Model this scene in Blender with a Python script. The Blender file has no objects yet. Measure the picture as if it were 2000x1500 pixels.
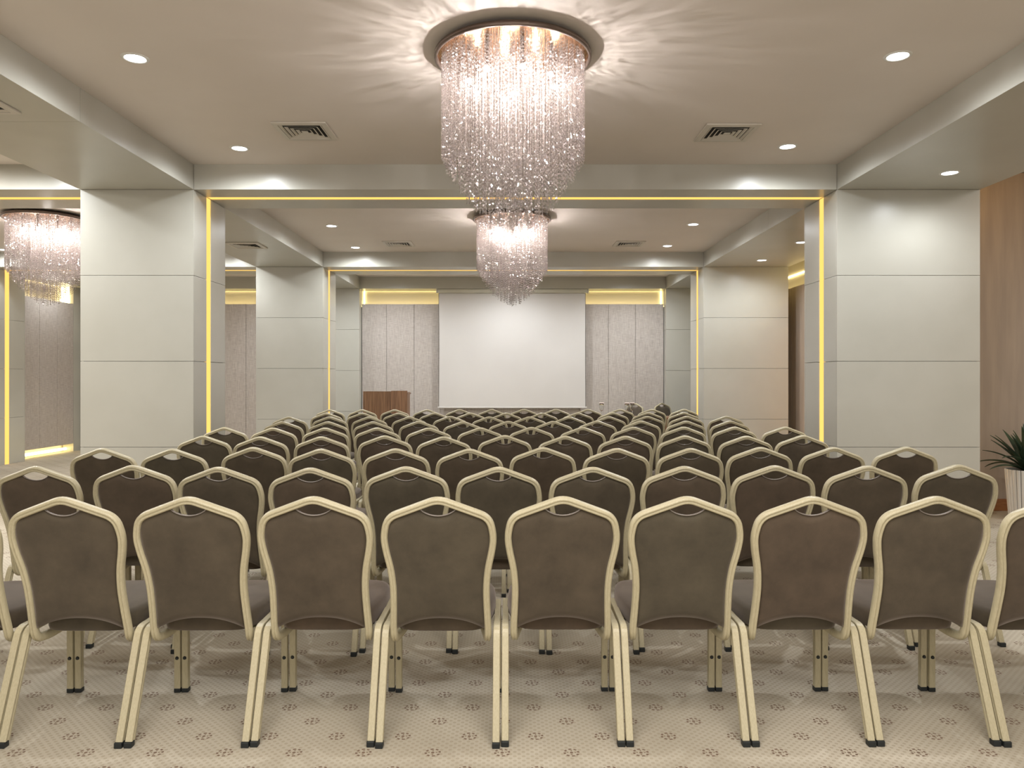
import bpy, bmesh, math, random
from mathutils import Vector, Matrix
random.seed(7)
S = bpy.context.scene
C = S.collection
PI = math.pi
F, CX, CY, H = 1480.0, 997.0, 740.0, 1.40          # focal length, vanishing point (2000x1500), eye height

# ------------------------------------------------------------------ camera
cam = bpy.data.cameras.new('camera'); co = bpy.data.objects.new('camera', cam); C.objects.link(co)
co.location = (0, 0, H); co.rotation_euler = (PI/2, 0, 0)
cam.sensor_width = 36; cam.lens = F/2000*36
cam.shift_x = (1000-CX)/2000; cam.shift_y = -(750-CY)/2000
cam.clip_start = 0.05; cam.clip_end = 100
S.camera = co

# ------------------------------------------------------------------ world, exposure, general lights
w = bpy.data.worlds.new('world'); S.world = w; w.use_nodes = True
w.node_tree.nodes['Background'].inputs[0].default_value = (1, .93, .82, 1)
w.node_tree.nodes['Background'].inputs[1].default_value = .05
vs = S.view_settings; vs.view_transform = 'Standard'; vs.look = 'None'; vs.gamma = 1; vs.exposure = 0.17; vs.use_curve_mapping = False
S.cycles.use_denoising = True
S.cycles.max_bounces = 7; S.cycles.diffuse_bounces = 4; S.cycles.glossy_bounces = 3
S.cycles.transparent_max_bounces = 24; S.cycles.sample_clamp_indirect = 6
S.cycles.caustics_reflective = False; S.cycles.caustics_refractive = False

E_DOWN, E_BULB, E_REAR = 78.0, 16.0, 160.0
COOL = (.93, .97, 1.0); WARMW = (1.0, .90, .80); AMBER = (1.0, .55, .13); YEL = (1.0, .80, .30)

def area(name, loc, rot, sx, sy, e, col, parent=None):
    l = bpy.data.lights.new(name, 'AREA'); l.shape = 'RECTANGLE'; l.size = sx; l.size_y = sy; l.energy = e; l.color = col
    o = bpy.data.objects.new(name, l); C.objects.link(o); o.location = loc; o.rotation_euler = rot; o.parent = parent
    return o
# added unseen area fills, brightening the room from behind and beside the camera
area('rear_ceiling_fill', (0.0, 0.6, 3.38), (0, 0, 0), 3.2, 2.4, E_REAR, (1, .96, .90))  # stands in for an unseen chandelier and downlights overhead
area('rear_hall_fill', (0.0, -2.1, 1.9), (math.radians(90), 0, 0), 9.0, 2.6, 95, (1, .96, .90))  # added upright fill for chair backs and pier faces
area('side_bay_fill', (-6.1, 6.0, 3.38), (0, 0, 0), 2.0, 2.4, 150, (1, .95, .88))
area('side_bay_fill_two', (6.2, 4.5, 3.56), (0, 0, 0), 2.2, 3.0, 60, (1, .93, .86))

# ------------------------------------------------------------------ materials
def mat(name, col, rough=.5, metal=0, **kw):
    m = bpy.data.materials.new(name); m.use_nodes = True
    b = m.node_tree.nodes['Principled BSDF']
    b.inputs['Base Color'].default_value = (*col, 1); b.inputs['Roughness'].default_value = rough; b.inputs['Metallic'].default_value = metal
    for k, v in kw.items():
        b.inputs[k.replace('_', ' ')].default_value = v
    return m
def N(m, t, **kw):
    n = m.node_tree.nodes.new(t)
    for k, v in kw.items(): setattr(n, k, v)
    return n
def L(m, a, b): m.node_tree.links.new(a, b)
def bsdf(m): return m.node_tree.nodes['Principled BSDF']
def noise_col(m, c1, c2, scale=5, detail=4, bump=0, stretch=(1, 1, 1), lo=.35, hi=.65, bdist=.002):
    tc = N(m, 'ShaderNodeTexCoord'); mp = N(m, 'ShaderNodeMapping'); mp.inputs['Scale'].default_value = stretch
    L(m, tc.outputs['Object'], mp.inputs[0])
    n = N(m, 'ShaderNodeTexNoise'); n.inputs['Scale'].default_value = scale; n.inputs['Detail'].default_value = detail
    L(m, mp.outputs[0], n.inputs['Vector'])
    r = N(m, 'ShaderNodeValToRGB'); r.color_ramp.elements[0].color = (*c1, 1); r.color_ramp.elements[1].color = (*c2, 1)
    r.color_ramp.elements[0].position = lo; r.color_ramp.elements[1].position = hi
    L(m, n.outputs['Fac'], r.inputs[0]); L(m, r.outputs[0], bsdf(m).inputs['Base Color'])
    if bump:
        bp = N(m, 'ShaderNodeBump'); bp.inputs['Strength'].default_value = bump; bp.inputs['Distance'].default_value = bdist
        L(m, n.outputs['Fac'], bp.inputs['Height']); L(m, bp.outputs[0], bsdf(m).inputs['Normal'])
    return r
def emit(name, col, s):
    m = bpy.data.materials.new(name); m.use_nodes = True; nt = m.node_tree
    nt.nodes.remove(nt.nodes['Principled BSDF'])
    e = nt.nodes.new('ShaderNodeEmission'); e.inputs[0].default_value = (*col, 1); e.inputs[1].default_value = s
    nt.links.new(e.outputs[0], nt.nodes['Material Output'].inputs[0])
    return m

M = {}
M['ceiling'] = mat('ceiling_paint', (.72, .66, .59), .55, Specular_IOR_Level=.4)
noise_col(M['ceiling'], (.735, .67, .615), (.765, .70, .645), 1.5)
M['lacquer'] = mat('grey_green_lacquer', (.52, .51, .44), .32)
noise_col(M['lacquer'], (.48, .468, .412), (.51, .498, .442), 2.0)
M['joint'] = mat('dark_joint', (.12, .11, .09), .8)
M['plaster'] = mat('plaster', (.52, .48, .42), .8)
M['dark'] = mat('dark_void', (.03, .028, .025), .8)
M['amber'] = emit('amber_strip', (1.0, .56, .13), 1.35)
M['ambertop'] = M['amber']
M['yellow'] = emit('yellow_strip', (1.0, .80, .34), 12)
M['lamp'] = emit('lamp_white', (.97, .98, 1.0), 14)
M['bulb'] = emit('bulb_white', (1.0, .96, .92), 60)
M['trim'] = mat('white_trim', (.75, .74, .70), .4)
M['grille'] = mat('grille_enamel', (.60, .56, .49), .4)

def fabric_panel():
    m = mat('taupe_wall_fabric', (.36, .32, .29), .85)
    tc = N(m, 'ShaderNodeTexCoord')
    a = N(m, 'ShaderNodeMapping'); a.inputs['Scale'].default_value = (1, 1, 14)
    b = N(m, 'ShaderNodeMapping'); b.inputs['Scale'].default_value = (14, 14, 1)
    L(m, tc.outputs['Object'], a.inputs[0]); L(m, tc.outputs['Object'], b.inputs[0])
    n1 = N(m, 'ShaderNodeTexNoise'); n1.inputs['Scale'].default_value = 9; n1.inputs['Detail'].default_value = 5; L(m, a.outputs[0], n1.inputs['Vector'])
    n2 = N(m, 'ShaderNodeTexNoise'); n2.inputs['Scale'].default_value = 9; n2.inputs['Detail'].default_value = 5; L(m, b.outputs[0], n2.inputs['Vector'])
    ad = N(m, 'ShaderNodeMath', operation='ADD'); L(m, n1.outputs['Fac'], ad.inputs[0]); L(m, n2.outputs['Fac'], ad.inputs[1])
    hf = N(m, 'ShaderNodeMath', operation='MULTIPLY'); hf.inputs[1].default_value = .5; L(m, ad.outputs[0], hf.inputs[0])
    r = N(m, 'ShaderNodeValToRGB'); r.color_ramp.elements[0].color = (.40, .35, .315, 1); r.color_ramp.elements[1].color = (.60, .55, .505, 1)
    r.color_ramp.elements[0].position = .36; r.color_ramp.elements[1].position = .64
    L(m, hf.outputs[0], r.inputs[0]); L(m, r.outputs[0], bsdf(m).inputs['Base Color'])
    return m
M['fabricwall'] = fabric_panel()
M['niche'] = mat('brown_wallcovering', (.40, .31, .24), .7); noise_col(M['niche'], (.37, .305, .25), (.43, .355, .29), 2, stretch=(6, 6, .6))
M['woodbase'] = mat('skirting_wood', (.30, .12, .04), .4); noise_col(M['woodbase'], (.24, .09, .03), (.36, .15, .05), 6, stretch=(1, 1, 12))

def suede():
    m = mat('brown_suede', (.1, .08, .06), .85)
    b = bsdf(m)
    b.inputs['Sheen Weight'].default_value = .35; b.inputs['Sheen Roughness'].default_value = .45; b.inputs['Sheen Tint'].default_value = (1, .88, .82, 1)
    tc = N(m, 'ShaderNodeTexCoord'); oi = N(m, 'ShaderNodeObjectInfo')
    ad = N(m, 'ShaderNodeVectorMath', operation='ADD'); cb = N(m, 'ShaderNodeCombineXYZ')
    mu = N(m, 'ShaderNodeMath', operation='MULTIPLY'); mu.inputs[1].default_value = 30
    L(m, oi.outputs['Random'], mu.inputs[0]); L(m, mu.outputs[0], cb.inputs[0]); L(m, tc.outputs['Object'], ad.inputs[0]); L(m, cb.outputs[0], ad.inputs[1])
    n = N(m, 'ShaderNodeTexNoise'); n.inputs['Scale'].default_value = 7; n.inputs['Detail'].default_value = 8; n.inputs['Roughness'].default_value = .65
    L(m, ad.outputs[0], n.inputs['Vector'])
    r = N(m, 'ShaderNodeValToRGB'); r.color_ramp.elements[0].position = .3; r.color_ramp.elements[1].position = .72
    r.color_ramp.elements[0].color = (.050, .037, .024, 1); r.color_ramp.elements[1].color = (.088, .067, .046, 1)
    L(m, n.outputs['Fac'], r.inputs[0])
    hs = N(m, 'ShaderNodeMix', data_type='RGBA', blend_type='MULTIPLY')
    r2 = N(m, 'ShaderNodeValToRGB'); r2.color_ramp.elements[0].color = (1.04, .93, .87, 1); r2.color_ramp.elements[1].color = (.93, 1.0, .92, 1)
    L(m, oi.outputs['Random'], r2.inputs[0])
    hs.inputs[0].default_value = 1; L(m, r.outputs[0], hs.inputs[6]); L(m, r2.outputs[0], hs.inputs[7]); L(m, hs.outputs[2], b.inputs['Base Color'])
    n2 = N(m, 'ShaderNodeTexNoise'); n2.inputs['Scale'].default_value = 350
    L(m, tc.outputs['Object'], n2.inputs['Vector'])
    bp = N(m, 'ShaderNodeBump'); bp.inputs['Strength'].default_value = .25; bp.inputs['Distance'].default_value = .001
    L(m, n2.outputs['Fac'], bp.inputs['Height']); L(m, bp.outputs[0], b.inputs['Normal'])
    return m
M['suede'] = suede()
M['cream'] = mat('cream_enamel', (.62, .52, .34), .38, Specular_IOR_Level=.55)
noise_col(M['cream'], (.43, .38, .25), (.51, .46, .315), 40, stretch=(6, 6, 1), lo=.3, hi=.7)
M['rubber'] = mat('black_rubber', (.012, .016, .018), .5)
M['piping'] = mat('grey_piping', (.20, .17, .15), .4)

def carpet():
    m = mat('patterned_carpet', (.5, .45, .36), .95)
    tc = N(m, 'ShaderNodeTexCoord')
    sep = N(m, 'ShaderNodeSeparateXYZ'); L(m, tc.outputs['Object'], sep.inputs[0])
    def mth(op, a, b=None, c=None):
        n = N(m, 'ShaderNodeMath', operation=op)
        for i, v in enumerate((a, b, c)):
            if v is None: continue
            if hasattr(v, 'default_value'): L(m, v, n.inputs[i])
            else: n.inputs[i].default_value = v
        return n.outputs[0]
    A = .26
    x0 = mth('MULTIPLY_ADD', sep.outputs[0], 1/A, 100.12); y0 = mth('MULTIPLY_ADD', sep.outputs[1], 1/A, 100.08)
    def cell(off):
        fx = mth('SUBTRACT', mth('FRACT', mth('ADD', x0, off)), .5); fy = mth('SUBTRACT', mth('FRACT', mth('ADD', y0, off)), .5)
        d = mth('MULTIPLY', mth('SQRT', mth('ADD', mth('MULTIPLY', fx, fx), mth('MULTIPLY', fy, fy))), A)
        ang = mth('ARCTAN2', fy, fx)
        ring = mth('LESS_THAN', mth('ABSOLUTE', mth('SUBTRACT', d, .026)), .0042)
        dash = mth('GREATER_THAN', mth('SINE', mth('MULTIPLY', ang, 8)), -.25)
        dot = mth('LESS_THAN', d, .0065)
        inner = mth('MULTIPLY', mth('LESS_THAN', mth('ABSOLUTE', mth('SUBTRACT', d, .014)), .003), mth('GREATER_THAN', mth('SINE', mth('MULTIPLY_ADD', ang, 4, 1.57)), .8))
        return mth('MAXIMUM', mth('MAXIMUM', mth('MULTIPLY', ring, dash), dot), inner)
    motif = mth('MAXIMUM', cell(0), cell(.5))
    # fine staggered dot ground
    B = .0325
    x1 = mth('MULTIPLY', sep.outputs[0], 1/B); y1 = mth('MULTIPLY', sep.outputs[1], 1/B)
    def dots(off):
        fx = mth('SUBTRACT', mth('FRACT', mth('ADD', x1, off+50)), .5); fy = mth('SUBTRACT', mth('FRACT', mth('ADD', y1, off+50)), .5)
        return mth('LESS_THAN', mth('ADD', mth('MULTIPLY', fx, fx), mth('MULTIPLY', fy, fy)), .045)
    dt = mth('MAXIMUM', dots(0), dots(.5))
    n = N(m, 'ShaderNodeTexNoise'); n.inputs['Scale'].default_value = 1.1; n.inputs['Detail'].default_value = 6; L(m, tc.outputs['Object'], n.inputs['Vector'])
    r = N(m, 'ShaderNodeValToRGB'); r.color_ramp.elements[0].color = (.42, .375, .295, 1); r.color_ramp.elements[1].color = (.55, .50, .41, 1)
    r.color_ramp.elements[0].position = .35; r.color_ramp.elements[1].position = .68
    L(m, n.outputs['Fac'], r.inputs[0])
    mx = N(m, 'ShaderNodeMix', data_type='RGBA'); L(m, mth('MULTIPLY', dt, .42), mx.inputs[0]); L(m, r.outputs[0], mx.inputs[6]); mx.inputs[7].default_value = (.30, .245, .165, 1)
    mx2 = N(m, 'ShaderNodeMix', data_type='RGBA'); L(m, mth('MULTIPLY', motif, .82), mx2.inputs[0]); L(m, mx.outputs[2], mx2.inputs[6]); mx2.inputs[7].default_value = (.13, .06, .035, 1)
    L(m, mx2.outputs[2], bsdf(m).inputs['Base Color'])
    n2 = N(m, 'ShaderNodeTexNoise'); n2.inputs['Scale'].default_value = 250; L(m, tc.outputs['Object'], n2.inputs['Vector'])
    bp = N(m, 'ShaderNodeBump'); bp.inputs['Strength'].default_value = .4; bp.inputs['Distance'].default_value = .003
    L(m, n2.outputs['Fac'], bp.inputs['Height']); L(m, bp.outputs[0], bsdf(m).inputs['Normal'])
    return m
M['carpet'] = carpet()
M['screen'] = mat('screen_cloth', (.66, .63, .60), .75); noise_col(M['screen'], (.64, .61, .58), (.68, .65, .62), .8)
M['casing'] = mat('screen_casing', (.58, .56, .46), .4)
M['wood'] = mat('brown_veneer', (.2, .1, .05), .45); noise_col(M['wood'], (.15, .075, .038), (.30, .165, .09), 5, 6, stretch=(14, 14, .5))
M['woodedge'] = mat('pale_wood_edge', (.42, .28, .18), .5)
M['leaf'] = mat('dark_green_leaf', (.03, .06, .03), .4); noise_col(M['leaf'], (.012, .028, .016), (.05, .085, .045), 8, stretch=(1, 1, 1))
M['pot'] = mat('white_pot', (.72, .69, .64), .35)
M['potgroove'] = mat('pot_groove', (.07, .06, .06), .6)
M['soil'] = mat('soil', (.03, .022, .018), .95)
M['paper'] = mat('paper_cap', (.85, .72, .68), .8)
M['glass'] = mat('clear_glass', (.95, .97, .97), .02); bsdf(M['glass']).inputs['Transmission Weight'].default_value = 1.0
M['rim'] = mat('bronze_rim', (.16, .12, .10), .3, .6)
M['plate'] = mat('copper_mirror_plate', (.75, .45, .26), .18, 1.0)

def crystal():
    m = bpy.data.materials.new('crystal_bead'); m.use_nodes = True; nt = m.node_tree
    nt.nodes.remove(nt.nodes['Principled BSDF'])
    gl = nt.nodes.new('ShaderNodeBsdfGlossy'); gl.inputs['Roughness'].default_value = .12; gl.inputs[0].default_value = (1, .96, .94, 1)
    tl = nt.nodes.new('ShaderNodeBsdfTranslucent'); tl.inputs[0].default_value = (.38, .325, .305, 1)
    df = nt.nodes.new('ShaderNodeBsdfDiffuse'); df.inputs[0].default_value = (.23, .195, .182, 1)
    tr = nt.nodes.new('ShaderNodeBsdfTransparent')
    a = nt.nodes.new('ShaderNodeMixShader'); a.inputs[0].default_value = .45
    b = nt.nodes.new('ShaderNodeMixShader'); b.inputs[0].default_value = .40
    c = nt.nodes.new('ShaderNodeMixShader'); c.inputs[0].default_value = .55
    nt.links.new(tl.outputs[0], a.inputs[1]); nt.links.new(df.outputs[0], a.inputs[2])
    nt.links.new(a.outputs[0], b.inputs[1]); nt.links.new(gl.outputs[0], b.inputs[2])
    nt.links.new(b.outputs[0], c.inputs[1]); nt.links.new(tr.outputs[0], c.inputs[2])
    nt.links.new(c.outputs[0], nt.nodes['Material Output'].inputs[0])
    return m
M['crystal'] = crystal()

# ------------------------------------------------------------------ helpers
def link(name, me, parent=None, m=None):
    o = bpy.data.objects.new(name, me); C.objects.link(o); o.parent = parent
    if m is not None:
        for k in (m if isinstance(m, (list, tuple)) else [m]): me.materials.append(k)
    return o
def from_bm(name, bm, m, parent=None, smooth=False):
    me = bpy.data.meshes.new(name); bm.normal_update(); bm.to_mesh(me); bm.free()
    if smooth: me.shade_smooth()
    return link(name, me, parent, m)
def from_py(name, v, f, m, parent=None, smooth=False):
    me = bpy.data.meshes.new(name); me.from_pydata([tuple(p) for p in v], [], f); me.update()
    if smooth: me.shade_smooth()
    return link(name, me, parent, m)
def bxv(bm, x0, x1, y0, y1, z0, z1, bev=0):
    r = bmesh.ops.create_cube(bm, size=1, matrix=Matrix.Translation(((x0+x1)/2, (y0+y1)/2, (z0+z1)/2)) @ Matrix.Diagonal((x1-x0, y1-y0, z1-z0, 1)))
    if bev:
        es = list({e for v in r['verts'] for e in v.link_edges})
        bmesh.ops.bevel(bm, geom=es, offset=bev, segments=2, affect='EDGES', profile=.5)
def box(name, x0, x1, y0, y1, z0, z1, m, parent=None, bev=0):
    bm = bmesh.new(); bxv(bm, x0, x1, y0, y1, z0, z1, bev); return from_bm(name, bm, m, parent)
def empty(name, loc=(0, 0, 0), rz=0):
    o = bpy.data.objects.new(name, None); C.objects.link(o); o.location = loc; o.rotation_euler.z = rz; o.empty_display_size = .1
    return o
def tag(o, label, cat, group=None):
    o['label'] = label; o['category'] = cat
    if group: o['group'] = group
    return o
def struct(o, label=None, cat=None):
    o['kind'] = 'structure'
    if label: o['label'] = label
    if cat: o['category'] = cat
    return o
def lathe(bm, prof, n=24, cx=0, cy=0, cap0=False, cap1=False, mi=None):
    rings = []
    for r, z in prof:
        rings.append([bm.verts.new((cx+r*math.cos(2*PI*i/n), cy+r*math.sin(2*PI*i/n), z)) for i in range(n)])
    for a, b in zip(rings, rings[1:]):
        for i in range(n):
            f = bm.faces.new((a[i], a[(i+1) % n], b[(i+1) % n], b[i]))
            if mi is not None: f.material_index = mi
    if cap0: bm.faces.new(rings[0][::-1])
    if cap1: bm.faces.new(rings[-1])
def resample(pts, step):
    out = [Vector(pts[0])]
    for a, b in zip(pts, pts[1:]):
        a, b = Vector(a), Vector(b); n = max(1, int((b-a).length/step))
        for i in range(1, n+1): out.append(a.lerp(b, i/n))
    return out
def roundpath(pts, r=.03, seg=5):
    """corner-rounded polyline; pts items may carry their own radius as 4th value"""
    P = [Vector(p[:3]) for p in pts]; R = [p[3] if len(p) > 3 else r for p in pts]
    out = [P[0]]
    for i in range(1, len(P)-1):
        a, b, c = P[i-1], P[i], P[i+1]
        d1, d2 = (a-b), (c-b); l = min(R[i], d1.length*.48, d2.length*.48)
        p, q = b+d1.normalized()*l, b+d2.normalized()*l
        for k in range(seg+1):
            t = k/seg; out.append((1-t)**2*p + 2*t*(1-t)*b + t*t*q)
    out.append(P[-1]); return out
def sweep(pts, prof, n0, start=0, cap=True):
    """prof: closed list (u along normal, v along binormal); n0 normal at index start; rotation-minimising"""
    pts = [Vector(p) for p in pts]; n = len(pts)
    T = []
    for i in range(n):
        t = (pts[min(i+1, n-1)]-pts[max(i-1, 0)]).normalized(); T.append(t)
    Nn = [None]*n
    v = Vector(n0); Nn[start] = (v-T[start]*v.dot(T[start])).normalized()
    for rng in (range(start+1, n), range(start-1, -1, -1)):
        prev = start
        for i in rng:
            q = T[prev].rotation_difference(T[i]); nn = q @ Nn[prev]; Nn[i] = (nn-T[i]*nn.dot(T[i])).normalized(); prev = i
    V, Fc = [], []; k = len(prof)
    for i in range(n):
        B = T[i].cross(Nn[i])
        for u, w_ in prof: V.append(pts[i]+Nn[i]*u+B*w_)
    for i in range(n-1):
        for j in range(k):
            a, b = i*k+j, i*k+(j+1) % k
            Fc.append((a, b, b+k, a+k))
    if cap: Fc.append(tuple(range(k))[::-1]); Fc.append(tuple((n-1)*k+j for j in range(k)))
    return V, Fc
def copy_tree(o, parent=None, depth=0):
    c = o.copy(); C.objects.link(c); c.parent = parent
    for ch in list(o.children):
        copy_tree(ch, c, depth+1)
    return c

# ------------------------------------------------------------------ room shell
CEIL, SOF = 3.41, 3.175
XL, XR = -2.97, 3.06                # inner faces of the middle bay
XLo, XRo = -4.03, 4.40              # outer faces of the piers
XW = -8.25                          # inner face of the far left piers
YB = 15.1                           # face of the rear wall panels
Y0 = -2.2
FR = [(7.10, 7.89, 7.46), (12.0, 12.88, 12.42)]   # the two portal frames: front, rear, light strip
GAP = .0038

fl = box('floor', -9, 9, Y0-.2, 15.8, -.1, 0, M['carpet']); struct(fl)
c_ = box('ceiling', -9, XRo, Y0-.2, 15.8, CEIL, CEIL+.1, M['ceiling']); struct(c_)
c2 = box('ceiling', XRo+.001, 9, Y0-.2, 15.8, 3.60, 3.70, M['ceiling']); struct(c2)
struct(box('wall_rear_camera_side', -9, 9, Y0-.3, Y0-.2, 0, 3.7, M['plaster'])).name = 'wall_front'
struct(box('wall_right', 8.0, 8.1, Y0-.2, 8.06, 0, 3.7, M['plaster']))

def panel_wall(name, axis, fixed, a_list, z0, z1, back, sgn, lo, hi, label=None, pm=None):
    pm = pm or M['fabricwall']
    """wall with a recessed back and separate fabric panels standing proud of it.
    axis 'x': the wall runs along x at y=fixed (panel face), back face at y=back"""
    root = empty(name); struct(root, label)
    t = .06
    if axis == 'x':
        box('backing', lo, hi, back, back+.1, 0, 3.7, M['plaster'], root)
        for a, b in zip(a_list, a_list[1:]):
            box('panel', a+.0025, b-.0025, fixed, fixed+t, z0, z1, M['fabricwall'], root, .003)
        box('batten', lo, hi, fixed+t, fixed+t+.02, z0+.05, z1-.05, M['joint'], root)
    else:
        box('backing', min(back, back+sgn*.1), max(back, back+sgn*.1), lo, hi, 0, 3.7, M['plaster'], root)
        for a, b in zip(a_list, a_list[1:]):
            box('panel', min(fixed, fixed+sgn*t), max(fixed, fixed+sgn*t), a+.0025, b-.0025, z0, z1, pm, root, .003)
        f2 = fixed+sgn*t
        box('batten', min(f2, f2+sgn*.02), max(f2, f2+sgn*.02), lo, hi, z0+.05, z1-.05, M['joint'], root)
    return root
PB, PT = .15, 2.89
xs = [XL+.03, -2.48, -1.93, -1.40, -.87, -.34, .20, .73, 1.26, 1.95-.0, 2.49, XR-.03]
xs = [-2.96, -2.47, -1.92, -1.40, -.86, -.32, .22, .76, 1.38, 1.95, 2.49, 3.05]
wb = panel_wall('wall_back', 'x', YB, xs, PB, PT, 15.36, 1, -9, 9)
for a, b in zip([-8.2, -7.62, -7.05, -6.46, -5.87, -5.27, -4.68, -4.05], [-7.62, -7.05, -6.46, -5.87, -5.27, -4.68, -4.05]):
    box('panel', a+.0025, b-.0025, YB, YB+.06, PB, PT, M['fabricwall'], wb, .003)
# glow strips of the rear wall
def strip(parent, x0, x1, y0, y1, z0, z1, m='yellow', name='light_strip'):
    return box(name, x0, x1, y0, y1, z0, z1, M[m], parent)
for a, b in ((XL, XR), (XW, XLo)):
    strip(wb, a+.01, b-.01, 15.335, 15.36, 3.195, 3.21)
    strip(wb, a+.01, b-.01, 15.20, 15.215, PT-.055, PT-.025)
    strip(wb, a+.01, b-.01, 15.20, 15.215, .06, .085)
    for q in (a+.012, b-.016):
        strip(wb, q, q+.004, 15.335, 15.36, PT, 3.195)
wl = panel_wall('wall_left', 'y', -8.45, [8.0, 8.6, 9.2, 9.8, 10.4, 11.0, 11.6, 12.2, 12.55, 13.08, 13.60, 14.13, 14.65], PB, PT-.04, -8.68, -1, Y0-.2, 15.4)
strip(wl, -8.68, -8.66, 12.95, 14.64, 3.18, 3.195); strip(wl, -8.58, -8.565, 12.95, 14.64, PT-.09, PT-.065)
strip(wl, -8.60, -8.58, 12.95, 14.64, .03, .075)
strip(wl, -8.68, -8.53, 14.64, 14.652, PT-.04, 3.19)
box('reveal', -8.66, -8.455, 14.66, 14.895, 0, SOF, M['lacquer'], wl)
wr = panel_wall('wall_right_aisle', 'y', 4.60, [8.22, 8.8, 9.4, 10.0, 10.6, 11.2, 11.8, 12.4, 13.0, 13.6, 14.2, 14.9], PB, PT, 4.82, 1, 8.16, 15.4, pm=M['niche'])
wr.name = 'wall_right'
strip(wr, 4.80, 4.82, 8.3, 14.9, 3.145, 3.165); strip(wr, 4.70, 4.715, 8.3, 14.9, PT-.06, PT-.04)
# niche wall on the right, facing the camera
wn = empty('wall_niche'); struct(wn); wn.name = 'wall_right'
box('plaster', 4.605, 8.0, 8.06, 8.16, 0, 3.59, M['niche'], wn)
bs = box('baseboard_right', 4.62, 8.0, 8.035, 8.06, 0, .125, M['woodbase'], None, .004); struct(bs)

def clad(parent, x0, x1, y0, y1, zs, faces, t=.02, strips=()):
    """separate panels around a dark core. faces: subset of 'FBLR'. strips: (side, y) gaps for a light channel"""
    box('core', x0+t, x1-t, y0+t, y1-t, 0, SOF, M['joint'], parent)
    for z0, z1 in zip(zs, zs[1:]):
        a, b = z0+GAP/2, z1-GAP/2
        if 'F' in faces: box('panel', x0, x1, y0, y0+t, a, b, M['lacquer'], parent, .0012)
        if 'B' in faces: box('panel', x0, x1, y1-t, y1, a, b, M['lacquer'], parent, .0012)
        for s, xa, xb in (('L', x0, x0+t), ('R', x1-t, x1)):
            if s in faces:
                cut = [c for c in strips if c[0] == s]
                ya, yb = y0+t+GAP*.6, y1-t-GAP*.6
                if cut:
                    box('panel', xa, xb, ya, cut[0][1]-.055, a, b, M['lacquer'], parent, .0012)
                    box('panel', xa, xb, cut[0][1]+.055, yb, a, b, M['lacquer'], parent, .0012)
                else: box('panel', xa, xb, ya, yb, a, b, M['lacquer'], parent, .0012)
    for s, yc in strips:
        if s == 'R': box('light_strip', x1-t, x1-t+.014, yc-.0545, yc+.0545, .0, SOF, M['amber'], parent)
        else: box('light_strip', x0+t-.014, x0+t, yc-.0545, yc+.0545, .0, SOF, M['amber'], parent)
ZS = [0, .76, 1.565, 2.37, SOF]
for y0, y1, yc in FR:
    p = empty('column'); struct(p, 'grey-green panelled pier with an amber light strip'); clad(p, XLo, XL, y0, y1, ZS, 'FBLR', strips=(('R', yc), ('L', yc)))
    p = empty('column'); struct(p); clad(p, XR, XRo, y0, y1, ZS, 'FBLR', strips=(('L', yc),))
    p = empty('column'); struct(p); clad(p, -8.44, XW, y0, y1, ZS, 'FBR', strips=(('R', yc),))
for x0, x1 in ((XLo, XL), (XR, XRo), (-8.44, XW+.2)):
    p = empty('column'); struct(p); clad(p, x0, x1, 14.9, 15.1, ZS, 'FLR')
    box('reveal', x0, x1, 15.105, 15.35, 0, SOF, M['lacquer'], p)

# beams
def beam_y(x0, x1, ya, yb, joints, z1=CEIL):
    p = empty('beam'); struct(p)
    ys = [ya]+[j for j in joints if ya < j < yb]+[yb]
    for a, b in zip(ys, ys[1:]):
        box('panel', x0, x1, a+GAP/2, b-GAP/2, SOF, z1, M['lacquer'], p)
    box('core', x0+.02, x1-.02, ya, yb, SOF+.02, z1, M['joint'], p)
    return p
def beam_x(x0, x1, y0, y1, yc=None):
    p = empty('beam'); struct(p)
    xm = (x0+x1)/2
    for a, b in ((x0, xm), (xm, x1)):
        if yc:
            box('panel', a+GAP/4, b-GAP/4, y0, yc-.055, SOF, CEIL, M['lacquer'], p)
            box('panel', a+GAP/4, b-GAP/4, yc+.055, y1, SOF, CEIL, M['lacquer'], p)
        else: box('panel', a+GAP/4, b-GAP/4, y0, y1, SOF, CEIL, M['lacquer'], p)
    if yc: box('light_strip', x0, x1, yc-.0545, yc+.0545, SOF+.006, SOF+.02, M['ambertop'], p)
beam_y(XLo, XL, Y0, 15.34, [1.6, 5.23, 9.9, 14.0])
beam_y(XR, XRo, Y0, 15.34, [.8, 4.49, 9.0, 13.6], 3.6)
beam_y(-8.66, XW, Y0, 15.34, [2, 6, 10, 14])
for y0, y1, yc in FR:
    beam_x(XL+.002, XR-.002, y0, y1, yc); beam_x(XW+.002, XLo-.002, y0, y1, yc)
beam_x(XL+.002, XR-.002, 14.9, 15.34); beam_x(XW+.002, XLo-.002, 14.9, 15.34)
# cove light above the outer edge of the right hand beam, and behind the near right pier
cv = empty('trim_1'); struct(cv)
box('light_strip', XRo+.005, XRo+.02, 1.0, 7.9, 3.30, 3.32, M['amber'], cv)
area('cove_glow', (XRo+.04, 6.9, 3.30), (0, math.radians(-100), 0), .05, 2.2, 4, AMBER, cv)
area('pier_glow', (XRo-.02, 7.94, 1.7), (math.radians(90), 0, 0), .05, 3.0, 3.5, AMBER, cv).rotation_euler = (math.radians(90), 0, math.radians(180+40))
area('aisle_glow', (4.43, 11.35, 1.55), (math.radians(90), 0, math.radians(-84)), .05, 2.6, 13, AMBER, cv)

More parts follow.
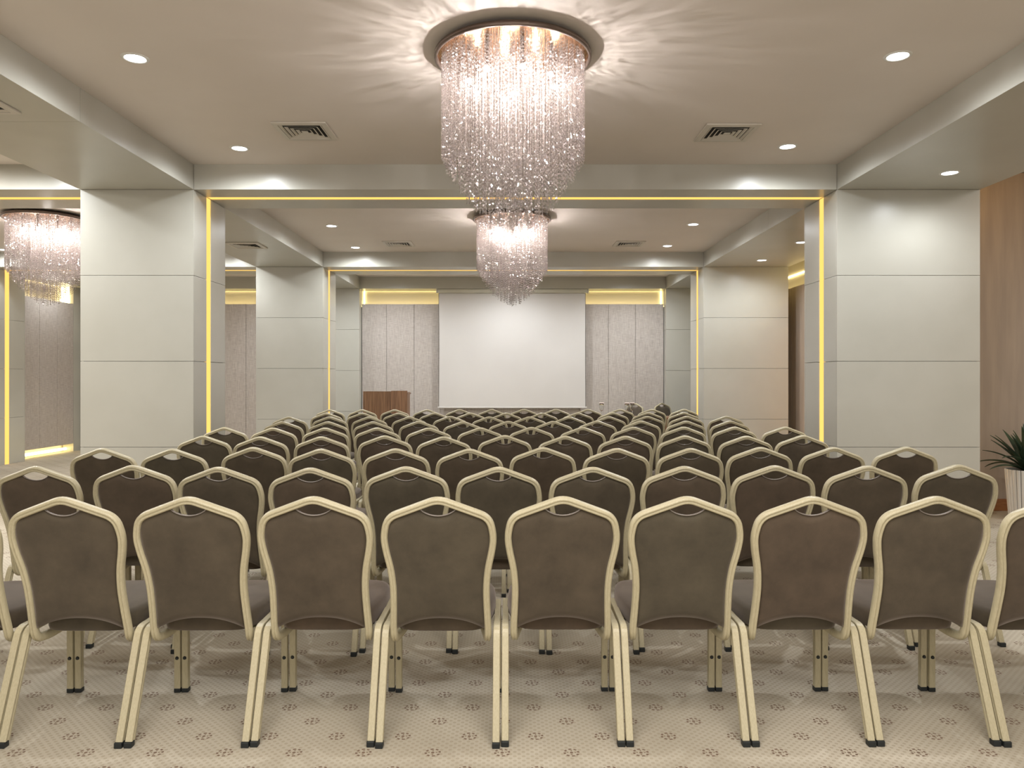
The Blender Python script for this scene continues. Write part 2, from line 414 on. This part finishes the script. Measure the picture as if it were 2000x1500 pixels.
# ------------------------------------------------------------------ ceiling fittings
def make_downlight():
    r = empty('downlight')
    bm = bmesh.new(); lathe(bm, [(.062, 0), (.062, -.004), (.068, -.007), (.080, -.005), (.084, 0)], 28)
    from_bm('trim_ring', bm, M['trim'], r, True)
    bm = bmesh.new(); lathe(bm, [(.062, -.003), (.03, -.0045), (.004, -.0046)], 24, cap1=True)
    from_bm('lens', bm, M['lamp'], r)
    l = bpy.data.lights.new('spot', 'SPOT'); l.energy = E_DOWN; l.color = COOL; l.spot_size = math.radians(172); l.spot_blend = .75; l.shadow_soft_size = .05
    lo = bpy.data.objects.new('spot', l); C.objects.link(lo); lo.parent = r; lo.location = (0, 0, -.03)
    return r
DL = [(-2.35, 4.745, CEIL, 'round white ceiling downlight, nearest one left of the big chandelier'),
      (2.41, 4.715, CEIL, 'round white ceiling downlight, nearest one right of the big chandelier'),
      (-2.36, 6.60, CEIL, 'round ceiling downlight beside the near left air vent'),
      (2.395, 6.55, CEIL, 'round ceiling downlight beside the near right air vent'),
      (-2.35, 9.95, CEIL, 'round ceiling downlight left of the second chandelier, before the far left vent'),
      (2.375, 9.85, CEIL, 'round ceiling downlight right of the second chandelier, before the far right vent'),
      (-2.37, 11.58, CEIL, 'round ceiling downlight beside the far left air vent'),
      (2.37, 11.44, CEIL, 'round ceiling downlight beside the far right air vent'),
      (3.78, 6.52, SOF, 'round downlight in the right side soffit in front of the near right pier'),
      (3.755, 11.32, SOF, 'round downlight in the right side soffit in front of the far right pier'),
      (3.777, 9.84, SOF, 'round downlight in the right side soffit just past the near pier'),
      (-7.90, 11.76, CEIL, 'round downlight in the left bay, behind the left bay chandelier'),
      (-2.35, 13.75, CEIL, 'ceiling downlight washing the beam above the left of the screen wall'),
      (2.37, 13.75, CEIL, 'ceiling downlight washing the beam above the right of the screen wall'),
      (0.03, 13.75, CEIL, 'ceiling downlight behind the far beam, washing the projector screen'),
      (-7.90, 13.75, CEIL, 'unseen ceiling downlight added to brighten the far corner of the left bay'),  # this and the next two are added to brighten the left wall
      (-4.45, 13.75, CEIL, 'unseen ceiling downlight added to brighten the left bay before its rear wall'),
      (-7.90, 9.9, CEIL, 'unseen ceiling downlight added to brighten the left wall beside the left bay chandelier'),
      (-4.45, 6.55, CEIL, 'ceiling downlight of the left bay beside the near left pier'),
      (-4.45, 11.5, CEIL, 'ceiling downlight of the left bay beside the far left pier')]
d0 = make_downlight()
for i, (x, y, z, lb) in enumerate(DL):
    d = d0 if i == 0 else copy_tree(d0)
    d.location = (x, y, z-.0005)
    k = 1.6 if (y > 13 and abs(x) < 3) else (.45 if z == SOF else (.5 if x < -7 else 1))
    if k != 1:
        for q in d.children:
            if q.type == 'LIGHT': q.data = q.data.copy(); q.data.energy = E_DOWN*k
    tag(d, lb, 'downlight', 'recessed ceiling downlights')

def make_vent(s=.43):
    r = empty('air_vent')
    box('backing', -s/2+.02, s/2-.02, -s/2+.02, s/2-.02, -.003, -.001, M['dark'], r)
    def ringm(o0, i0, zo, zi, th):
        V = []
        for h_, z in ((o0, zo), (i0, zi), (i0, zi-th), (o0, zo-th)):
            V += [(-h_, -h_, z), (h_, -h_, z), (h_, h_, z), (-h_, h_, z)]
        Fc = []
        for k in range(4):
            k2 = (k+1) % 4
            for j in range(4): Fc.append((k*4+j, k*4+(j+1) % 4, k2*4+(j+1) % 4, k2*4+j))
        return V, Fc
    v, f = ringm(s/2, s/2-.042, -.001, -.006, .012); from_py('frame', v, f, M['grille'], r)
    h_ = s/2-.046
    for k in range(4):
        v, f = ringm(h_, h_-.019, -.015, -.004, .0015); from_py('slat', v, f, M['grille'], r)
        h_ -= .036
    box('centre_plate', -h_, h_, -h_, h_, -.016, -.012, M['grille'], r)
    return r
VT = [(-1.66, 6.13, CEIL, 'square ceiling air vent with nested louvres, left of the big chandelier'),
      (1.76, 6.17, CEIL, 'square ceiling air vent with nested louvres, right of the big chandelier'),
      (-1.66, 11.25, CEIL, 'square ceiling air vent left of the second chandelier'),
      (1.76, 11.25, CEIL, 'square ceiling air vent right of the second chandelier'),
      (-3.47, 4.83, SOF, 'square air vent in the left side soffit at the picture edge'),
      (-3.50, 10.05, SOF, 'square air vent in the left side soffit between the two left piers')]
v0 = make_vent()
for i, (x, y, z, lb) in enumerate(VT):
    v = v0 if i == 0 else copy_tree(v0)
    v.location = (x, y, z-.0005); tag(v, lb, 'air vent', 'square ceiling air vents')

def make_chandelier():
    r = empty('crystal_chandelier')
    # z=0 at the ceiling
    bm = bmesh.new(); lathe(bm, [(.40, 0), (.40, -.028), (.474, -.028), (.48, -.032), (.48, -.056), (.474, -.060), (.462, -.060), (.462, -.030)], 72)
    from_bm('rim', bm, M['rim'], r, True)
    bm = bmesh.new(); lathe(bm, [(.462, -.032), (.3, -.032), (.01, -.032)], 48, cap1=True)
    from_bm('mirror_plate', bm, M['plate'], r)
    rng = random.Random(3)
    for k in range(9):
        a = 2*PI*k/8+.2; rr = .27 if k < 8 else 0.0
        zb = -.20 if k < 8 else -.26
        x, y = rr*math.cos(a), rr*math.sin(a)
        bm = bmesh.new(); bmesh.ops.create_uvsphere(bm, u_segments=12, v_segments=8, radius=.016, matrix=Matrix.Translation((x, y, zb)))
        b = from_bm('bulb', bm, M['bulb'], r, True)
        bm = bmesh.new(); lathe(bm, [(.010, -.021), (.012, -.024), (.012, zb+.014), (.008, zb+.010)], 10, x, y)
        from_bm('socket', bm, M['rim'], b)
        l = bpy.data.lights.new('bulb_light', 'POINT'); l.energy = E_BULB*(1.0 if k < 8 else 1.2); l.color = (1, .93, .90); l.shadow_soft_size = .008
        lo = bpy.data.objects.new('bulb_light', l); C.objects.link(lo); lo.parent = r; lo.location = (x, y, zb-.02)
    # strands of beads: six concentric curtains, ends following a bowl
    V, Fc = [], []
    wires = []
    RR = [.435, .415, .39, .355, .32, .285, .25, .21, .17, .13, .09, .05, .02]
    for ri, R in enumerate(RR):
        n = max(4, int(2*PI*R/(.0185 if ri < 2 else .034)))
        zend0 = -.645-.43*(1-(R/.437)**2)
        for i in range(n):
            a = 2*PI*(i+rng.random()*.5)/n; rj = R if ri == 0 else R+rng.uniform(-.017, .017)
            x, y = rj*math.cos(a), rj*math.sin(a); zend0 = -.645-.43*(1-(min(rj, .437)/.437)**2)
            z = -.055-rng.random()*.02; zend = zend0-rng.random()*.045
            wires.append((x, y, zend))
            step = .0185 if ri < 2 else .027
            while z > zend:
                s = rng.uniform(.0045, .0072)*(1 if ri < 2 else 1.15); sz = s*1.15
                q = rng.random()*PI; cx_, sx_ = math.cos(q)*s, math.sin(q)*s
                b = len(V); tx, ty = rng.uniform(-.002, .002), rng.uniform(-.002, .002)
                V += [(x+cx_, y+sx_, z+tx), (x-sx_, y+cx_, z+ty), (x-cx_, y-sx_, z-tx), (x+sx_, y-cx_, z-ty), (x+ty, y+tx, z+sz), (x-ty, y-tx, z-sz)]
                for k in range(4):
                    k2 = (k+1) % 4
                    Fc.append((b+k, b+k2, b+4)); Fc.append((b+k2, b+k, b+5))
                z -= step*rng.uniform(.85, 1.15)
    st = from_py('crystal_strands', V, Fc, M['crystal'], r); st['kind'] = 'stuff'
    V, Fc = [], []
    for x, y, ze in wires:
        b = len(V); q = .0006
        V += [(x-q, y, -.021), (x+q, y, -.021), (x, y+q, -.021), (x-q, y, ze), (x+q, y, ze), (x, y+q, ze)]
        Fc += [(b, b+1, b+4, b+3), (b+1, b+2, b+5, b+4), (b+2, b, b+3, b+5)]
    wi = from_py('hanging_wires', V, Fc, M['piping'], r); wi['kind'] = 'stuff'
    return r
ch0 = make_chandelier()
CH = [(.015, 4.65, 'big round chandelier of hanging crystal beads, nearest the camera in the middle bay'),
      (.02, 9.35, 'crystal bead chandelier in the middle bay in front of the projector screen'),
      (-5.72, 9.35, 'crystal bead chandelier in the left bay, partly behind the near left pier')]
for i, (x, y, lb) in enumerate(CH):
    c = ch0 if i == 0 else copy_tree(ch0)
    c.location = (x, y, CEIL-.0005); tag(c, lb, 'chandelier', 'round crystal chandeliers')

# ------------------------------------------------------------------ projector screen
sc = empty('projector_screen', (.035, 14.98, 3.1)); tag(sc, 'large white pull-down projector screen on the rear wall', 'screen')
def lbox(name, x0, x1, y0, y1, z0, z1, m, parent, bev=0):
    b = parent.location; return box(name, x0-b.x, x1-b.x, y0-b.y, y1-b.y, z0-b.z, z1-b.z, m, parent, bev)
lbox('casing', -1.44, 1.52, 14.92, 15.04, 3.095, 3.172, M['casing'], sc, .008)
for a in (-1.465, 1.52): lbox('end_cap', a, a+.025, 14.915, 15.045, 3.088, 3.174, M['casing'], sc, .004)
# the cloth hangs with edges drawn very slightly inwards
n = 24; V, Fc = [], []
zt, zb = 3.10, .845
for s in (0, 1):
    for i in range(n+1):
        t = i/n; z = zt+(zb-zt)*t; pinch = .012*math.sin(PI*t)
        for xx in (-1.415+pinch, 1.487-pinch):
            V.append((xx-.035, (14.978 if s == 0 else 14.982)-14.98, z-3.1))
o_ = (n+1)*2
for i in range(n):
    a = i*2
    Fc += [(a, a+1, a+3, a+2), (o_+a, o_+a+2, o_+a+3, o_+a+1), (a, a+2, o_+a+2, o_+a), (a+1, o_+a+1, o_+a+3, a+3)]
from_py('screen_cloth', V, Fc, M['screen'], sc)
for xx in (-1.418, 1.484): lbox('side_border', xx-.003, xx+.003, 14.974, 14.986, .85, 3.09, M['joint'], sc)
lbox('bottom_bar', -1.44, 1.51, 14.968, 14.992, .822, .85, M['screen'], sc, .005)

# ------------------------------------------------------------------ lectern
lc = empty('lectern', (-2.22, 13.5, 0)); tag(lc, 'brown wood-veneer lectern standing left of the projector screen', 'lectern')
def poly_prism(name, pts, z0, z1, m, parent, bev=0):
    bm = bmesh.new(); vs_ = [bm.verts.new((x, y, z0)) for x, y in pts]; f = bm.faces.new(vs_)
    e = bmesh.ops.extrude_face_region(bm, geom=[f]); 
    for g in e['geom']:
        if isinstance(g, bmesh.types.BMVert): g.co.z = z1
    bmesh.ops.recalc_face_normals(bm, faces=bm.faces)
    if bev: bmesh.ops.bevel(bm, geom=list(bm.edges), offset=bev, segments=2, affect='EDGES')
    return from_bm(name, bm, m, parent)
poly_prism('front_panel', [(-.41, .02), (.10, -.02), (.10, .005), (-.41, .045)], .06, 1.178, M['wood'], lc, .003)
poly_prism('side_wing', [(.103, -.07), (.38, .02), (.38, .045), (.103, -.042)], .06, 1.188, M['wood'], lc, .003)
for a in (-.41, .345): box('side_panel', a, a+.025, .047, .45, .06, 1.16, M['wood'], lc, .003)
poly_prism('reading_desk', [(-.40, .05), (.385, .05), (.385, .47), (-.40, .47)], 1.12, 1.15, M['wood'], lc, .003)
box('shelf', -.38, .38, .06, .44, .55, .575, M['wood'], lc)
poly_prism('base', [(-.43, -.03), (.11, -.09), (.43, .0), (.43, .48), (-.43, .48)], 0, .06, M['wood'], lc, .004)

# ------------------------------------------------------------------ presenters' table and glasses
tb = empty('presentation_table', (2.1, 13.05, 0)); tag(tb, 'narrow brown table almost hidden behind the last row of chairs, holding glasses', 'table')
box('table_top', -.80, .80, -.30, .30, .72, .75, M['wood'], tb, .004)
box('modesty_panel', -.74, .74, -.24, -.22, .30, .72, M['wood'], tb)
for a in (-.74, .70):
    for b in (-.26, .22): box('leg', a, a+.04, b, b+.04, 0, .72, M['rubber'], tb)
def goblet():
    r = empty('goblet')
    bm = bmesh.new()
    lathe(bm, [(.034, 0), (.033, .003), (.006, .008), (.004, .02), (.004, .085), (.012, .098), (.030, .118), (.039, .15), (.040, .19), (.035, .232),
               (.0335, .232), (.0385, .19), (.0375, .15), (.029, .120), (.010, .101), (.001, .098)], 20, cap0=True)
    from_bm('bowl_and_stem', bm, M['glass'], r, True)
    bm = bmesh.new(); lathe(bm, [(.042, .226), (.044, .240), (.03, .243), (.001, .244)], 20, cap1=True); from_bm('paper_cap', bm, M['paper'], r)
    return r
g0 = goblet()
GL = [(1.565, 13.02, 'lone stemmed glass with a pale paper cap, right of the screen'),
      (2.00, 13.0, 'paper-capped stemmed glass before the left table chair, left of the pair'),
      (2.10, 13.06, 'paper-capped stemmed glass before the left table chair, right of the pair')]
for i, (x, y, lb) in enumerate(GL):
    g = g0 if i == 0 else copy_tree(g0)
    g.location = (x, y, .7505); tag(g, lb, 'glass', 'capped glasses on the table')

# ------------------------------------------------------------------ plant
pl = empty('potted_plant', (5.12, 7.5, 0)); tag(pl, 'spiky dark green plant in a tall white pot with thin dark vertical stripes', 'plant')
nr = 28
bm = bmesh.new()
prof = [(.150, 0.0), (.158, .01), (.172, .2), (.184, .38), (.192, .495), (.190, .505)]
per = 6
def ringpts(R, z):
    out = []
    for k in range(nr):
        for j, (fr, dr) in enumerate(((0, -.006), (.06, -.006), (.10, .0), (.5, .0035), (.90, .0), (.94, -.006))):
            a = 2*PI*(k+fr)/nr; out.append(bm.verts.new(((R+dr)*math.cos(a), (R+dr)*math.sin(a), z)))
    return out
rings = [ringpts(R, z) for R, z in prof]
for a, b in zip(rings, rings[1:]):
    n_ = len(a)
    for i in range(n_):
        f = bm.faces.new((a[i], a[(i+1) % n_], b[(i+1) % n_], b[i])); f.material_index = 1 if i % per in (0, 5, 1, 4) and i % per in (0, 5) else 0
bm.faces.new(rings[0][::-1])
lathe(bm, [(.184, .505), (.172, .50), (.168, .44)], 48, mi=0)
from_bm('pot', bm, [M['pot'], M['potgroove']], pl)
bm = bmesh.new(); lathe(bm, [(.150, .43), (.172, .455), (.1, .47), (.01, .475)], 30, cap1=True); from_bm('soil', bm, M['soil'], pl)
def leaf_mesh(length, width, up, curl):
    V, Fc = [], []; n = 12; p = Vector((.015, 0, 0)); ang = up
    for i in range(n+1):
        t = i/n; wd = width*(.45+1.6*t if t < .35 else (1-t)**.75*1.42)*.62
        fold = wd*.35
        nrm = Vector((-math.sin(ang), 0, math.cos(ang)))
        c = p.copy()
        for yy, lift in ((-wd, fold), (-wd*.5, fold*.3), (0, 0), (wd*.5, fold*.3), (wd, fold)):
            V.append(c+Vector((0, yy, 0))+nrm*lift)
        for yy, lift in ((-wd, fold-.0008), (-wd*.5, fold*.3-.003), (0, -.004), (wd*.5, fold*.3-.003), (wd, fold-.0008)):
            V.append(c+Vector((0, yy, 0))+nrm*lift)
        p = p+Vector((math.cos(ang), 0, math.sin(ang)))*(length/n); ang -= curl/n
    k = 10
    for i in range(n):
        a = i*k
        for j in range(4): Fc += [(a+j, a+j+1, a+k+j+1, a+k+j), (a+5+j, a+k+5+j, a+k+6+j, a+6+j)]
        Fc += [(a, a+k, a+k+5, a+5), (a+4, a+9, a+k+9, a+k+4)]
    return V, Fc
rng = random.Random(5)
for i in range(34):
    az = i*2.39996; t = i/33
    up = math.radians(88-62*(1-t)+rng.uniform(-7, 7)) if t > .2 else math.radians(30+rng.uniform(-8, 8))
    ln = .46+rng.uniform(-.05, .05) if t < .75 else .40+rng.uniform(-.04, .04)
    v, f = leaf_mesh(ln, .066, up, math.radians(55 if t < .4 else 25)*rng.uniform(.7, 1.2))
    lf = from_py('leaf', v, f, M['leaf'], pl, True); lf.location = (0, 0, .47+.06*t); lf.rotation_euler.z = az

# ------------------------------------------------------------------ banquet chair
def yl(z): return -.128-(z-.37)*.245       # plane of the leaning back
def make_chair():
    r = empty('banquet_chair')
    # back frame: half outline (centre line of the tube), apex first
    half = [(.0, .942, .034), (.1965, .868, .046), (.2115, .79, .06), (.2045, .735, .05), (.188, .66, .06), (.181, .58, .06), (.184, .48, .05), (.187, .425, .03)]
    pts = [(x, yl(z), z, rr) for x, z, rr in half] + [(.187, yl(.37)+.004, .363, .030), (.176, -.050, .358, .02), (.160, .03, .370, 0)]
    full = [(-p[0], p[1], p[2], p[3]) for p in pts[:0:-1]] + [pts[0]] + pts[1:]
    path = resample(roundpath(full, seg=6), .03)
    mid = min(range(len(path)), key=lambda i: (abs(path[i].x), -path[i].z))
    a, b = .0175, .0135  # half depth (along the plane normal), half width
    prof = [(-a, .0045), (-a*.85, b*.75), (-a*.35, b), (a*.5, b), (a*.95, b*.55), (a, 0), (a*.95, -b*.55), (a*.5, -b), (-a*.35, -b), (-a*.85, -b*.75), (-a, -.0045), (-a+.0042, -.001), (-a+.0042, .001)]
    v, f = sweep(path, prof, (0, .971, .238), mid)
    fr = from_py('back_frame', v, f, M['cream'], r, True)
    # upholstered back (Coons patch)
    Lz = [(-.176, .408), (-.170, .50), (-.169, .58), (-.176, .66), (-.193, .735), (-.199, .80), (-.192, .848)]
    def lerp_poly(P, t):
        P = [Vector((p[0], p[1])) for p in P]; d = [0]
        for q, w_ in zip(P, P[1:]): d.append(d[-1]+(w_-q).length)
        s = t*d[-1]
        for i in range(len(P)-1):
            if s <= d[i+1]+1e-9: return P[i].lerp(P[i+1], (s-d[i])/max(1e-9, d[i+1]-d[i]))
        return P[-1]
    def Lf(t): return lerp_poly(Lz, t)
    def Rt(t): p = lerp_poly(Lz, t); return Vector((-p.x, p.y))
    def Bo(u): x = -.176+.352*u; return Vector((x, .408+.046*(1-(abs(x)/.176)**2.2)))
    def To(u):
        x = -.192+.384*u; ax = abs(x)
        z = .848+(.192-ax)*(.030/.03) if ax > .165 else .875+(.165-ax)*.345
        if ax < .070: z = .903-.028*(1-(ax/.070)**2)**.8
        return Vector((x, z))
    nu, nv = 28, 14; V, Fc = [], []
    def P2(u, v_):
        return (1-v_)*Bo(u)+v_*To(u)+(1-u)*Lf(v_)+u*Rt(v_)-((1-u)*(1-v_)*Bo(0)+u*(1-v_)*Bo(1)+(1-u)*v_*To(0)+u*v_*To(1))
    for s in (-1, 1):
        for j in range(nv+1):
            for i in range(nu+1):
                u, v_ = i/nu, j/nv; p = P2(u, v_)
                e = min(1, min(u, 1-u)*9, min(v_, 1-v_)*9); bul = math.sin(e*PI/2)**.6 if e > 0 else 0
                t = (.004+.009*bul) if s < 0 else (.004+.020*bul)
                V.append((p.x, yl(p.y)+s*t, p.y+s*t*.24))
    st = (nu+1)*(nv+1)
    for j in range(nv):
        for i in range(nu):
            a_ = j*(nu+1)+i
            Fc.append((a_, a_+1, a_+nu+2, a_+nu+1)); Fc.append((st+a_, st+a_+nu+1, st+a_+nu+2, st+a_+1))
    for i in range(nu):
        Fc.append((i, st+i, st+i+1, i+1)); q = nv*(nu+1)+i; Fc.append((q, q+1, st+q+1, st+q))
    for j in range(nv):
        q = j*(nu+1); Fc.append((q, q+nu+1, st+q+nu+1, st+q)); q += nu; Fc.append((q, st+q, st+q+nu+1, q+nu+1))
    bk = from_py('backrest', V, Fc, M['suede'], r, True)
    # grey trim of the hand hole
    pth = []
    for i in range(13):
        x = -.070+.140*i/12; z = .903-.028*(1-min(1, abs(x)/.070)**2)**.8+.001; pth.append((x, yl(z)-.004, z))
    c8 = [(.0025*math.cos(PI*k/3), .0025*math.sin(PI*k/3)) for k in range(6)]
    v, f = sweep(pth, [(q[0]*2.2, q[1]) for q in c8], (0, 1, 0)); from_py('hand_hole_trim', v, f, M['piping'], bk, True)
    # seat
    def outline(k, n=44):
        out = []
        for i in range(n):
            a_ = 2*PI*i/n; ca, sa = math.cos(a_), math.sin(a_)
            e = .32
            x = math.copysign(abs(ca)**e, ca); y = math.copysign(abs(sa)**e, sa)
            yy = .128+y*(.235)
            w_ = .213-.034*max(0, min(1, (.12-yy)/.22))-.008*max(0, (yy-.2)/.16)
            if sa > .0: yy += .012*(1-x*x)
            out.append(((x*w_), yy))
        cx0, cy0 = 0, .128
        return [((x-cx0)*k[0]+cx0, (y-cy0)*k[1]+cy0) for x, y in out]
    lay = [(.93, .95, .384), (.985, .985, .388), (1, 1, .402), (1, 1, .430), (.985, .985, .446), (.95, .95, .456), (.86, .86, .464), (.6, .6, .468), (.3, .3, .469), (.02, .02, .469)]
    V, Fc = [], []; n = 44
    for kx, ky, z in lay:
        for x, y in outline((kx, ky)): V.append((x, y, z+(.010 if z > .42 else .002)*(y/.36)-(.006*(1-abs(x)/.2) if z > .46 else 0)))
    for l_ in range(len(lay)-1):
        for i in range(n):
            p_, q_ = l_*n+i, l_*n+(i+1) % n; Fc.append((p_, q_, q_+n, p_+n))
    Fc.append(tuple(range(n))[::-1]); Fc.append(tuple((len(lay)-1)*n+i for i in range(n)))
    from_py('seat', V, Fc, M['suede'], r, True)
    # legs: ribbed square tube
    g = .0135
    lp = [(-g, -g*.85), (-g*.85, -g), (-.003, -g), (-.0012, -g+.0028), (.0012, -g+.0028), (.003, -g), (g*.85, -g), (g, -g*.85), (g, -.003), (g-.0025, 0), (g, .003), (g, g*.85), (g*.85, g), (-g*.85, g), (-g, g*.85), (-g, .003), (-g+.0025, 0), (-g, -.003)]
    for s in (-1, 1):
        X = s*.2215
        pth = roundpath([(X, -.055, .398, 0), (X, -.118, .398, .035), (X, -.268, .012, 0)], seg=5)
        v, f = sweep(pth, lp, (1, 0, 0)); lg = from_py('leg', v, f, M['cream'], r, False)
        bm = bmesh.new(); bxv(bm, X-.0148, X+.0148, -.2875, -.2565, 0, .022, .003); from_bm('rubber_foot', bm, M['rubber'], lg)
        v, f = sweep([(X, .237, .384), (X, .240, .012)], lp, (1, 0, 0)); lg = from_py('leg', v, f, M['cream'], r, False)
        bm = bmesh.new(); bxv(bm, X-.0148, X+.0148, .2255, .2555, 0, .020, .003); from_bm('rubber_foot', bm, M['rubber'], lg)
        bm = bmesh.new(); bmesh.ops.create_cone(bm, cap_ends=True, segments=12, radius1=.0085, radius2=.006, depth=.006, matrix=Matrix.Translation((X, .223, .155)) @ Matrix.Rotation(PI/2, 4, 'X'))
        from_bm('stacking_bumper', bm, M['rubber'], lg)
        box('side_rail', X-.0125, X+.0125, -.056, .255, .3845, .4115, M['cream'], r, .003)
    return r
chair0 = make_chair()
rowZ = [2.89, 3.90, 4.94, 5.98, 7.05, 8.08, 9.10, 10.12, 11.22]
rows = [
 [(-93, 985), (133, 982), (364, 978), (606, 971), (849, 982), (1091, 969), (1334, 970), (1582, 970), (1826, 966), (2070, 972)],
 [(82, 913), (250, 910), (429, 915), (605.5, 919), (786, 914), (970, 915), (1150, 915.5), (1335, 913), (1517, 911), (1698, 911.6), (1878, 905)],
 [(210, 878), (343, 880), (488, 875), (621, 880.5), (772, 879), (913, 880), (1060, 875.5), (1206.5, 878), (1340, 878), (1488, 875), (1631, 875), (1774, 869)],
 [(399, 853.5), (518, 857), (630, 856), (754, 853), (868, 857), (987, 851.6), (1107.5, 854), (1222, 854), (1333.7, 853), (1447.5, 854), (1558, 849)],
 [(443, 836), (539, 839.5), (643, 837.5), (736, 837), (836, 838), (936, 837), (1034, 835.6), (1138, 835.6), (1233.5, 835), (1332.5, 834.5), (1429.6, 833), (1533.6, 833.6)],
 [(560, 825.5), (643, 826), (730, 826), (820, 824.4), (904, 827), (990, 824.4), (1078, 824.4), (1164, 822.8), (1248, 822.8), (1337, 823.7), (1428, 822)],
 [(572, 816.8), (646, 815.6), (726, 816), (800, 815.6), (876, 814), (956, 815.6), (1030, 816.5), (1111, 816.5), (1187, 815), (1262.8, 813), (1336, 813), (1420, 811)],
 [(645, 808.6), (712, 808.6), (780, 809.6), (848, 808), (916, 808.4), (987, 809), (1057, 808.6), (1124.4, 808), (1195, 807.5), (1269.5, 805), (1332.5, 805)],
 [(647, 802), (712, 802.4), (773, 801), (836, 803.6), (898, 800.6), (962, 800.6), (1024, 800), (1086, 800), (1148, 799.6), (1207.6, 799.6), (1271.8, 798.5), (1328, 798)]]
ORD = ['first', 'second', 'third', 'fourth', 'fifth', 'sixth', 'seventh', 'eighth', 'ninth', 'tenth', 'eleventh', 'twelfth']
used = False
rng = random.Random(11)
for ri, (Z, row) in enumerate(zip(rowZ, rows)):
    mean = sum(p[1] for p in row)/len(row)
    xs_ = []
    for px, py in row:
        dz = (((mean-CY)/(py-CY))-1)*Z*.7; dz = max(-.07, min(.07, dz)) if ri else dz*.12
        xs_.append([(px-CX)*(Z+dz-.02)/F, Z+dz])
    for it in range(60):
        for a, b in zip(xs_, xs_[1:]):
            d = b[0]-a[0]
            if d < .4772: e = (.4772-d)/2; a[0] -= e; b[0] += e
    n = len(row)
    rowname = 'nearest row' if ri == 0 else ('last row, nearest the screen' if ri == 8 else ORD[ri]+' row from the camera')
    for i, (X, Y) in enumerate(xs_):
        if not used: ch = chair0; used = True
        else: ch = copy_tree(chair0)
        ch.location = (X, Y+.27, 0)
        ch.rotation_euler.z = math.radians(rng.uniform(-.35, .35))
        if i == 0: where = 'at the left end of the '+rowname
        elif i == n-1: where = 'at the right end of the '+rowname
        elif i < n/2: where = ORD[i]+' from the left in the '+rowname
        else: where = ORD[n-1-i]+' from the right in the '+rowname
        tag(ch, 'brown cream-framed chair, '+where, 'chair', 'banquet chairs in rows facing the screen')
for X, Y, rz, lb in ((2.10, 13.86, math.radians(125), 'brown banquet chair behind the table, turned to the rows, left one of two'),
                     (2.985, 13.98, math.radians(-144), 'brown banquet chair behind the table, turned to the rows, right one of two')):
    ch = copy_tree(chair0); ch.location = (X, Y, 0); ch.rotation_euler.z = rz; tag(ch, lb, 'chair', 'chairs behind the presentation table')
